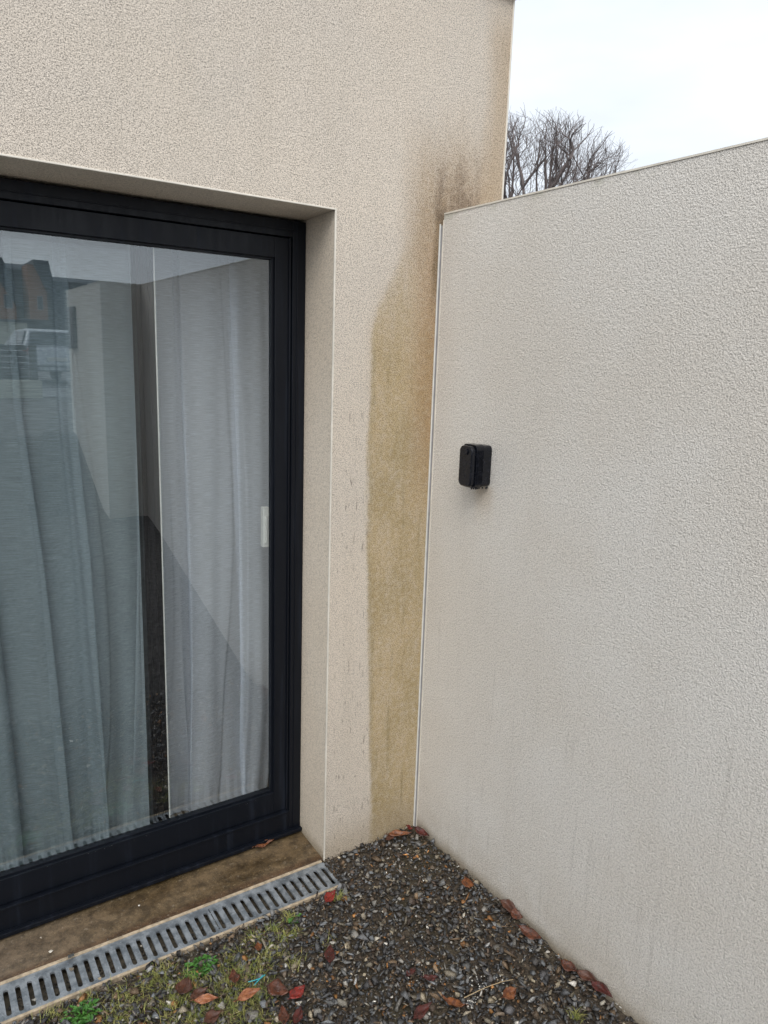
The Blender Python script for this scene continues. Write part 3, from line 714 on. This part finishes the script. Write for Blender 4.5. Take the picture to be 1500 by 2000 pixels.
def tuft(x, y, n, h, label, seed):
    r_ = random.Random(seed); s_ = [(r_.gauss(0, .007), r_.gauss(0, .007), 0, r_.uniform(.5, 1)*h, r_.uniform(.0008, .0014), r_.uniform(0, 6.28), r_.uniform(.5, 1.5)) for _ in range(n)]
    o = blades('grass_tuft', s_, M['grass']); o.location = (x, y, .003); tag(o, label, 'grass tuft', 'grass tufts on the gravel')
tuft(-.600, -.186, 60, .030, 'yellow green grass tuft against the front rim in the middle of the drain', 1)
tuft(-.425, -.188, 40, .030, 'grass tuft just right of the bright red leaf by the end of the drain', 2)
tuft(-.640, -.240, 40, .026, 'grass tuft above the small orange leaf in front of the drain', 3)
tuft(-.125, -.881, 40, .028, 'thin grass tuft near the foot of the garden wall, front right', 4)
def weed(x, y, n, size, label, seed):
    r_ = random.Random(seed); root = thing('weed', label, 'weed', (x, y, 0.002), 'small green weeds by the drain')
    V = []; Fc = []; stems = []
    for k in range(n):
        a = r_.uniform(0, 6.28); d_ = size*math.sqrt(r_.uniform(0.02, 1)); px, py = d_*math.cos(a), d_*math.sin(a)*.8; pz = r_.uniform(.004, .024)*(1.2-d_/size*.7)
        b2_ = a+r_.gauss(0, .9); L = r_.uniform(.006, .0125); W_ = L*r_.uniform(.30, .48); tilt = r_.uniform(-.4, .35)
        stems.append((px, py, pz)); b = len(V)
        ux, uy = math.cos(b2_), math.sin(b2_)
        for (s_, t_) in ((0, 0), (.35, .9), (.45, .62), (.7, 1.0), (.78, .55), (1.05, .45), (1.15, 0), (1.05, -.45), (.78, -.55), (.7, -1.0), (.45, -.62), (.35, -.9)):
            V.append((px+ux*s_*L-uy*t_*W_, py+uy*s_*L+ux*t_*W_, pz+tilt*s_*L+abs(t_)*W_*.35))
        V.append((px+ux*.6*L, py+uy*.6*L, pz+tilt*.6*L-.0006)); c_ = len(V)-1
        for i in range(12): Fc.append((b+i, b+(i+1) % 12, c_))
    me = bpy.data.meshes.new('foliage'); me.from_pydata(V, [], Fc); link('foliage', me, M['weed'], root)
    bm = bmesh.new()
    for (px, py, pz) in stems[::2]:
        tube(bm, [(px*.1, py*.1, 0), (px*.5, py*.5, pz*.8), (px, py, pz)], [.0007, .0006, .0004], 4)
    obj('stem', bm, M['weed'], root)
def tube(bm, P, Rd, seg=6):
    rings = []; n = len(P); P = [Vector(p) for p in P]
    for i in range(n):
        t = (P[min(i+1, n-1)]-P[max(i-1, 0)])
        if t.length < 1e-9: t = Vector((0, 0, 1))
        t.normalize(); a = t.orthogonal().normalized(); b = t.cross(a)
        rings.append([bm.verts.new(P[i]+(a*math.cos(6.2832*k/seg)+b*math.sin(6.2832*k/seg))*Rd[i]) for k in range(seg)])
    for i in range(n-1):
        for k in range(seg): bm.faces.new((rings[i][k], rings[i][(k+1) % seg], rings[i+1][(k+1) % seg], rings[i+1][k]))
    bm.faces.new(rings[0][::-1]); bm.faces.new(rings[-1])
weed(-.885, -.218, 120, .040, 'bright green leafy weed in front of the middle of the drain', 31)
weed(-1.190, -.205, 110, .042, 'bright green leafy weed at the lower left edge below the drain', 32)
weed(-.585, -.196, 22, .016, 'tiny green weed beside the grass tuft at the drain rim', 33)

# ------------------------------------------------------------------ fallen leaves
LM = {'red': leaf_mat('leaf_bright_red', (0.25, 0.022, 0.014), (0.13, 0.014, 0.010)), 'rust': leaf_mat('leaf_rust', (0.13, 0.040, 0.018), (0.060, 0.022, 0.013)),
      'orange': leaf_mat('leaf_orange_brown', (0.23, 0.080, 0.025), (0.11, 0.035, 0.014)), 'brown': leaf_mat('leaf_dark_brown', (0.065, 0.026, 0.016), (0.11, 0.042, 0.024)),
      'deep': leaf_mat('leaf_deep_red', (0.095, 0.018, 0.013), (0.045, 0.013, 0.010)), 'pale': leaf_mat('leaf_pale_orange', (0.36, 0.145, 0.065), (0.22, 0.070, 0.028))}
def leaf(x, y, z, L, W, ang, mat, label, fold=0.35, curl=0.4, roll=0.0, pitch=0.0, tip=1.0, seed=0):
    L *= 1.2; W *= 1.12; curl *= 1.3; fold *= 1.3
    r_ = random.Random(seed+99); V = []; Fc = []; U = []; nu, nv = 6, 12
    root = None
    for j in range(nv+1):
        t = j/nv; wv = math.sin(math.pi*min(1, t*0.98+0.01)**(0.80*tip))**1.15*W/2*1.12*(1+0.07*r_.uniform(-1, 1))
        for i in range(nu+1):
            s = (i/nu-.5)*2
            zz = abs(s)*fold*W/2*(math.sin(math.pi*t)) + curl*L*((t-.5)**2)*1.0 + 0.0022*math.sin(9*t+4*s+seed) + 0.0016*math.sin(17*t-7*s+2*seed)
            V.append(((t-.5)*L, s*wv+0.04*L*math.sin(t*3+seed), zz)); U.append((i/nu, t))
    for j in range(nv):
        for i in range(nu):
            a = j*(nu+1)+i; Fc.append((a, a+1, a+nu+2, a+nu+1))
    # short stalk
    b = len(V); st = [(-.5, 0, curl*L*.25), (-.58, .02*math.sin(seed), curl*L*.25+.001), (-.66, .05*math.sin(seed), curl*L*.25+.002)]
    for k, (a_, b_, c_) in enumerate(st):
        for m_ in range(4): V.append((a_*L, b_*L+.0007*math.cos(m_*1.57), c_+.0007*math.sin(m_*1.57))); U.append((.5, 0))
    for k in range(2):
        for m_ in range(4): Fc.append((b+4*k+m_, b+4*k+(m_+1) % 4, b+4*k+4+(m_+1) % 4, b+4*k+4+m_))
    me = bpy.data.meshes.new('dead_leaf'); me.from_pydata(V, [], Fc); ul = me.uv_layers.new(name='UVMap')
    for lp in me.loops: ul.data[lp.index].uv = U[lp.vertex_index]
    for p_ in me.polygons: p_.use_smooth = True
    o = link('dead_leaf', me, LM[mat]); o.location = (x, y, z); o.rotation_euler = (roll, pitch, R(ang))
    m = o.modifiers.new('s', 'SOLIDIFY'); m.thickness = 0.0005
    tag(o, label, 'leaf', 'fallen leaves on the gravel'); return o
Z = 0.016
leaf(-.092, -.040, Z+.002, .070, .020, -20, 'orange', 'long curled orange brown leaf lying in the corner under the stained wall', .5, .3, .3, 0, 1, 1)
leaf(-.045, -.028, Z+.006, .034, .022, 60, 'red', 'bright red leaf tip in the very corner beneath the white joint', .3, .2, .5, .3, 1, 2)
leaf(-.020, -.075, Z+.006, .052, .022, -70, 'deep', 'dark red leaf leaning on the garden wall right beside the corner', .4, .3, .4, .1, 1, 3)
leaf(-.125, -.030, Z, .050, .018, 15, 'brown', 'dark brown leaf left of the long curled one at the corner', .5, .3, .3, 0, 1, 4)
leaf(-.049, -.357, Z+.002, .044, .031, 62, 'orange', 'oval orange leaf with dark midrib lying flat near the garden wall', .15, .25, .1, 0, 1, 5)
leaf(-.457, -.184, Z+.002, .050, .024, 28, 'red', 'bright red leaf beside the right end of the drain', .45, .5, .25, 0, 1, 6)
leaf(-.013, -.515, Z+.006, .060, .024, -78, 'brown', 'dark brown leaf propped along the foot of the wall, between oval leaf and rusty leaf', .5, .2, .5, .1, 1, 7)
leaf(-.016, -.548, Z+.006, .034, .024, -60, 'rust', 'small rust brown leaf overlapping the dark one by the wall', .4, .2, .5, 0, 1, 8)
leaf(-.034, -.622, Z+.004, .062, .030, -68, 'rust', 'large rusty red pointed leaf against the foot of the garden wall', .4, .35, .2, .05, 1.25, 9)
leaf(-.028, -.770, Z+.005, .044, .024, -80, 'rust', 'reddish brown leaf upper of the group by the wall at lower right', .4, .3, .3, 0, 1, 10)
leaf(-.014, -.822, Z+.008, .050, .022, -76, 'brown', 'dark brown curled leaf in the middle of the group by the wall', .5, .3, .5, 0, 1, 11)
leaf(-.016, -.872, Z+.008, .056, .022, -86, 'deep', 'dark red leaf lowest of the group along the wall', .5, .2, .4, 0, 1, 12)
leaf(-.570, -.380, Z+.003, .054, .024, 60, 'deep', 'dark reddish brown leaf lying alone on gravel in the middle', .35, .3, .2, 0, 1, 13)
leaf(-.728, -.250, Z+.003, .032, .018, 75, 'orange', 'small orange leaf below the grass tuft in front of the drain', .4, .4, 0, .2, 1, 14)
leaf(-.828, -.312, Z+.004, .040, .024, 80, 'rust', 'blotchy rust leaf half hidden in grass right of the green weed', .3, .4, .1, 0, 1, 15)
leaf(-.952, -.275, Z+.003, .052, .036, 50, 'brown', 'dark brown crumpled leaf under the bright green weed', .4, .5, .1, .1, .9, 16)
leaf(-.925, -.312, Z+.001, .045, .024, 10, 'brown', 'brown withered leaf behind the bitten orange leaf', .4, .4, .1, .1, 1, 17)
leaf(-.915, -.343, Z+.006, .052, .018, -28, 'pale', 'pale orange narrow leaf curled in the grass, left of its twin', .6, .4, .5, 0, 1, 18)
leaf(-.817, -.386, Z+.006, .056, .020, 2, 'pale', 'pale orange lance shaped leaf in the grass, right of its twin', .45, .25, .5, 0, 1, 19)
leaf(-.745, -.412, Z+.004, .052, .038, -48, 'rust', 'broad rusty brown leaf touching the bright red leaf at the bottom', .2, .3, .1, 0, .9, 20)
leaf(-.708, -.448, Z+.006, .044, .026, 20, 'red', 'bright red leaf touching the broad rusty leaf', .35, .4, .2, 0, 1, 21)
leaf(-.770, -.490, Z+.003, .048, .022, 70, 'rust', 'narrow reddish leaf below the broad rusty leaf at the bottom edge', .4, .4, 0, 0, 1, 22)
leaf(-.738, -.510, Z+.003, .044, .020, 40, 'deep', 'dark red leaf at the bottom edge below the bright red one', .4, .4, 0, 0, 1, 23)
leaf(-.920, -.398, Z+.001, .044, .028, 10, 'brown', 'dark brown rotting leaf in grass at the bottom edge', .4, .3, .1, .1, 1, 24)
leaf(-.462, -.668, Z+.003, .058, .022, 12, 'deep', 'deep crimson leaf at the bottom edge beside the straw', .4, .4, .2, 0, 1, 25)
leaf(-.382, -.694, Z+.006, .056, .024, 118, 'orange', 'glossy orange brown leaf curled upright beside the straw', .5, .6, .2, .1, 1, 26)
leaf(-.410, -.548, Z, .030, .016, 20, 'deep', 'tiny dark red leaf among gravel above the straw', .4, .4, 0, 0, 1, 27)
leaf(-.378, -.592, Z+.001, .034, .018, -30, 'deep', 'small dark red leaf among white crumbs above the straw', .4, .4, 0, 0, 1, 28)
leaf(-.233, -.745, Z+.003, .042, .026, 0, 'orange', 'torn orange leaf below the right end of the straw', .5, .5, .3, 0, 1, 29)
lf = leaf(-.521, .158, .0185, .058, .016, -4, 'orange', 'curled orange leaf on the concrete doorstep against the door frame', .6, .35, .4, 0, 1, 30)
# twig of straw and bit of turquoise cord
bm = bmesh.new(); tube(bm, [(-.345, -.694, .024), (-.28, -.700, .026), (-.225, -.708, .024), (-.190, -.716, .020)], [.0011, .0010, .0010, .0007], 5)
tag(obj('straw', bm, M['straw'], origin=(-.27, -.70, .024)), 'thin dry straw lying across the gravel and white crumbs', 'straw')
bm = bmesh.new(); tube(bm, [(-.800, -.345, .020), (-.786, -.352, .023), (-.768, -.353, .022), (-.752, -.346, .019)], [.0012, .0012, .0012, .001], 6)
tube(bm, [(-.792, -.362, .019), (-.775, -.356, .022), (-.758, -.345, .020)], [.001, .0012, .0009], 6)
tag(obj('cord_scrap', bm, M['turq'], origin=(-.776, -.352, .02)), 'frayed scrap of turquoise cord on the gravel below the drain', 'cord')
# raindrops on the door's lower rails
V = []; bm = bmesh.new()
for k in range(60):
    x = random.uniform(-1.4, -.5); 
    if k % 2: c_ = (x, D+0.0115+random.uniform(0, .0), random.uniform(.172, .182))
    else: c_ = (x, D+0.018, GZ0-0.016)
    s_ = random.uniform(.0012, .0026)
    bmesh.ops.create_icosphere(bm, subdivisions=1, radius=s_, matrix=Matrix.Translation(c_))
o = obj('raindrops', bm, M['drop'], door, smooth=True); o['kind'] = 'stuff'

# ------------------------------------------------------------------ bare tree beyond the wall
TB = Vector((18.6, 19.3, 0.0))
tree = thing('bare_tree', 'leafless many stemmed tree rising beyond the pale garden wall', 'tree', TB)
rt = random.Random(12)
trunk_bm = bmesh.new(); limb_V = []; limb_F = []; ends = []
def raw_tube(V, Fc, P, Rd, seg):
    base = len(V); n = len(P)
    for i in range(n):
        t = (P[min(i+1, n-1)]-P[max(i-1, 0)]).normalized(); a = t.orthogonal().normalized(); b = t.cross(a)
        for k in range(seg):
            c_ = P[i]+(a*math.cos(6.2832*k/seg)+b*math.sin(6.2832*k/seg))*Rd[i]; V.append((c_.x, c_.y, c_.z))
    for i in range(n-1):
        for k in range(seg): Fc.append((base+i*seg+k, base+i*seg+(k+1) % seg, base+(i+1)*seg+(k+1) % seg, base+(i+1)*seg+k))
brV, brF, twV, twF = [], [], [], []
EC, ER = Vector((0, 0, 7.3)), Vector((4.4, 4.4, 3.2))
def room_to_edge(p, d):
    u = Vector(((p.x-EC.x)/ER.x, (p.y-EC.y)/ER.y, (p.z-EC.z)/ER.z)); v = Vector((d.x/ER.x, d.y/ER.y, d.z/ER.z))
    A, B, Cc = v.dot(v), 2*u.dot(v), u.dot(u)-1; D_ = B*B-4*A*Cc
    return max(0.05, (-B+math.sqrt(D_))/(2*A)) if D_ > 0 else 0.3
def grow(p, d, L, r, lev):
    n = 6 if lev < 2 else 4; P = [p.copy()]; Rd = [r]; d = d.copy()
    for i in range(n):
        w_ = (0.13, 0.19, 0.24, 0.26, 0.28, 0.3)[lev]
        d = (d+Vector((rt.gauss(0, w_), rt.gauss(0, w_), rt.gauss(0, w_*.7)+0.06))).normalized()
        p = p+d*L/n; P.append(p.copy()); Rd.append(max(0.0035, r*(1-0.45*(i+1)/n)))
    raw_tube(brV if lev < 3 else twV, brF if lev < 3 else twF, P, Rd, 6 if lev < 2 else (4 if lev < 3 else 3))
    if lev >= 5: return
    nc = (3, 4, 4, 3, 3)[lev]
    for k in range(nc):
        t = rt.uniform((0.45, 0.3, 0.2, 0.15, 0.1)[lev], 1.0) if k else 1.0
        i = min(n-1, int(t*n)); q_ = P[i].lerp(P[i+1], min(1, t*n-i))
        ax = Vector((rt.gauss(0, 1), rt.gauss(0, 1), rt.gauss(0, .6))).normalized()
        sp_ = rt.uniform(.35, .95) if k else rt.uniform(.05, .25)
        nd = (d*math.cos(sp_)+ax*math.sin(sp_)); rad = (q_-Vector((0, 0, 4.0))).normalized(); nd = (nd+rad*0.22).normalized()
        rem = room_to_edge(q_, nd)
        l_ = rem*rt.uniform(.34, .64) if lev < 3 else min(rem*rt.uniform(.6, 1.3), rt.uniform(.45, 1.0))
        grow(q_, nd, max(.15, l_), max(.0042, r*(.44 if k else .60)*rt.uniform(.8, 1.1)), lev+1)
for k in range(8):
    a = 6.2832*k/8+rt.uniform(-.2, .2); lean = rt.uniform(.10, .75)
    d = Vector((math.cos(a)*lean, math.sin(a)*lean, 1)).normalized()
    grow(Vector((0.3*math.cos(a), 0.3*math.sin(a), 2.6)), d, rt.uniform(3.2, 4.4), 0.18*rt.uniform(.75, 1.1), 0)
def rawobj(name, V, Fc, mat, parent):
    me = bpy.data.meshes.new(name); me.from_pydata(V, [], Fc)
    for p_ in me.polygons: p_.use_smooth = True
    return link(name, me, mat, parent)
bm = bmesh.new(); tube(bm, [(0, 0, -.1), (0, 0, .6), (.03, 0, 1.6), (0, .02, 2.7)], [.62, .48, .46, .50], 12); obj('trunk', bm, M['bark'], tree, True)
rawobj('branches', brV, brF, M['bark'], tree); rawobj('twigs', twV, twF, M['bark'], tree)
V = []; Fc = []
for k in range(2600):
    a = rt.uniform(0, 6.28); h = rt.uniform(.3, 7.4); rad = 0.42+0.5*rt.random()+ (0.15*h)*rt.random()**2
    if h > 6.2 and rt.random() < (h-6.2)/1.2: continue
    cx, cy = rad*math.cos(a)*.8-0.45, rad*math.sin(a)*.8+.35
    s_ = rt.uniform(.04, .085); n_ = Vector((rt.gauss(0, 1), rt.gauss(0, 1), rt.gauss(0, 1))).normalized(); u_ = n_.orthogonal().normalized()*s_; v_ = n_.cross(u_).normalized()*s_
    c_ = Vector((cx, cy, h)); b = len(V); V += [tuple(c_-u_), tuple(c_+v_*.7), tuple(c_+u_), tuple(c_-v_*.7)]; Fc.append((b, b+1, b+2, b+3))
rawobj('ivy', V, Fc, M['ivy'], tree)

# ------------------------------------------------------------------ street behind the camera, seen mirrored in the pane
lw = boxo('low_wall', M['cream'], None, -9, 0.46, -9.60, -9.40, 0.9, 1.24, bev=0.01)
tag(lw, 'low cream wall at the top of the bank, mirrored in the door pane', 'wall')
fe = thing('slatted_fence', 'dark slatted fence standing on the low cream wall, mirrored in the pane', 'fence', (0, -9.5, 1.24))
bm = bmesh.new()
for k in range(6): box(bm, -9, 0.30, -0.015, 0.015, 0.01+0.082*k, 0.01+0.082*k+.072)
obj('slats', bm, M['darkwood'], fe)
boxo('post', M['darkwood'], fe, 0.32, 0.42, -.05, .05, 0.002, .50, bev=.006)

def car(label, loc, rz, paint):
    root = thing('parked_car', label, 'car', loc)
    root.rotation_euler.z = rz
    # body faces +y (front); rear at y=0. side outline (y, z)
    low = [(0.03, .32), (0.0, .55), (0.04, .90), (0.18, 1.00), (0.6, 1.02), (1.6, 1.02), (3.0, .95), (3.9, .80), (4.15, .55), (4.15, .30)]
    bm = bmesh.new()
    rings = []
    for xx, ins, dz in ((-.86, .03, -.03), (-.80, 0, 0), (.80, 0, 0), (.86, .03, -.03)):
        cy = 2.1; rings.append([bm.verts.new((xx, cy+(y-cy)*(1-ins*.4), z+(dz if z > .6 else 0))) for y, z in low])
    for a, b in zip(rings, rings[1:]):
        for i in range(len(low)):
            j = (i+1) % len(low); bm.faces.new((a[i], a[j], b[j], b[i]))
    bm.faces.new(rings[0]); bm.faces.new(rings[-1][::-1])
    body = obj('body', bm, paint, root); m = body.modifiers.new('b', 'BEVEL'); m.width = .05; m.segments = 3; m.limit_method = 'ANGLE'
    bm = bmesh.new()
    cab = [(0.14, .98), (0.42, 1.40), (0.7, 1.45), (1.9, 1.43), (2.9, .96)]
    A = [bm.verts.new((-.76+(.17 if z > 1.1 else 0), y, z)) for y, z in cab]; B = [bm.verts.new((.76-(.17 if z > 1.1 else 0), y, z)) for y, z in cab]
    bm.faces.new(A); bm.faces.new(B[::-1])
    for i in range(5): j = (i+1) % 5; bm.faces.new((A[i], A[j], B[j], B[i]))
    cb = obj('roof', bm, paint, root); m = cb.modifiers.new('b', 'BEVEL'); m.width = .04; m.segments = 3; m.limit_method = 'ANGLE'
    def quad(name, pts_, mat, th=.006):
        bm = bmesh.new(); bm.faces.new([bm.verts.new(p_) for p_ in pts_]); o = obj(name, bm, mat, root); mm = o.modifiers.new('s', 'SOLIDIFY'); mm.thickness = th; mm.offset = 0; return o
    quad('rear_window', [(-.66, .165, 1.02), (.66, .165, 1.02), (.54, .385, 1.36), (-.54, .385, 1.36)], M['carglass'], .04)
    for s_ in (-1, 1):
        quad('side_window', [(s_*.745, .45, 1.04), (s_*.745, 2.5, 1.04), (s_*.610, 1.85, 1.38), (s_*.610, .62, 1.38)], M['carglass'], .05)
        boxo('tail_light', M['redlens'], root, min(s_*.60, s_*.84), max(s_*.60, s_*.84), -.006, .10, .74, .93, bev=.02)
    boxo('bumper', paint, root, -.84, .84, -.07, .12, .34, .56, bev=.03)
    boxo('number_plate', M['white'], root, -.26, .26, -.085, -.071, .60, .70)
    boxo('bumper_strip', M['tyre'], root, -.80, .80, -.078, -.069, .44, .48)
    bm = bmesh.new(); tube(bm, [(0, .75, 1.44), (0, .60, 1.58)], [.012, .006], 6); obj('aerial', bm, M['tyre'], root)
    for s_ in (-1, 1):
        for yy in (.75, 3.3):
            bm = bmesh.new(); bmesh.ops.create_cone(bm, cap_ends=True, segments=24, radius1=.31, radius2=.31, depth=.2, matrix=Matrix.Translation((s_*.78, yy, .31)) @ Matrix.Rotation(R(90), 4, 'Y'))
            wh = obj('wheel', bm, M['tyre'], root); bm = bmesh.new()
            bmesh.ops.create_cone(bm, cap_ends=True, segments=16, radius1=.19, radius2=.17, depth=.02, matrix=Matrix.Translation((s_*.89, yy, .31)) @ Matrix.Rotation(R(90), 4, 'Y')); obj('rim', bm, M['fascia'], wh)
    return root
car('silver hatchback seen from behind, mirrored in the upper left of the door pane', (2.55, -19.6, .806), R(176), M['silver'])

def brick_house(label, gx0, gx1, y, zb, ze, zt, win):
    root = thing('brick_house', label, 'house', (gx0, y, zb), 'orange brick houses across the street')
    W_ = gx1-gx0
    bm = bmesh.new(); prism(bm, [(0, 0), (W_, 0), (W_, ze-zb), (W_*.35, zt-zb), (0, zt-zb)], -8, 0, 'y'); obj('wall', bm, M['brick'], root)
    bm = bmesh.new(); prism(bm, [(W_*.35, zt-zb+.02), (W_+.05, ze-zb), (W_+.55, ze-zb+.15), (W_*.35+1.0, zt-zb+.35), (W_*.3, zt-zb+.35)], -8.2, .25, 'y'); obj('roof', bm, M['slate'], root)
    f = boxo('window', M['fascia'], root, win[0], win[1], -.04, .03, win[2], win[3]); boxo('pane', M['carglass'], f, win[0]+.05, win[1]-.05, .031, .05, win[2]+.05, win[3]-.05)
brick_house('left orange brick gable with slate roof, mirrored at the pane\'s left edge', 4.6, 7.35, -60, .8, 4.9, 7.9, (1.95, 2.5, 3.9, 4.9))
brick_house('right orange brick gable with slate roof, mirrored above the silver car', 8.15, 9.40, -59.4, .8, 6.0, 7.9, (.55, .95, 3.9, 4.9))
dh = thing('dark_house', 'dark slate clad flat roofed house between brick gable and wall, mirrored in the pane', 'house', (9.2, -61, .8))
boxo('wall', M['slate'], dh, 0.25, 6.2, -8, 0, 0, 6.2); boxo('fascia', M['fascia'], dh, .2, 6.3, -8.1, .15, 6.201, 6.5)
sl = thing('slate_house', 'dark slate clad block with pale fascia between the two brick gables, mirrored', 'house', (6.6, -62, .8))
boxo('wall', M['slate'], sl, -3, 2.6, -6, 0, 0, 6.95); boxo('fascia', M['fascia'], sl, -3.1, 2.7, -6.1, .12, 6.951, 7.3)
ga = thing('garage', 'low cream rendered garage beside the street, mirrored left of the car', 'garage', (4.9, -50, .8))
boxo('wall', M['cream'], ga, -2.5, 1.6, -5, 0, 0, 2.6); boxo('roof', M['slate'], ga, -2.6, 1.7, -5.1, .15, 2.601, 2.75)
hd = thing('shed', 'dark low shed behind the silver car, mirrored in the pane', 'shed', (7.2, -52, .8))
boxo('wall', M['darkwood'], hd, -.6, 4.2, -3, 0, 0, 2.7); boxo('roof', M['slate'], hd, -.7, 4.3, -3.1, .2, 2.701, 2.9)
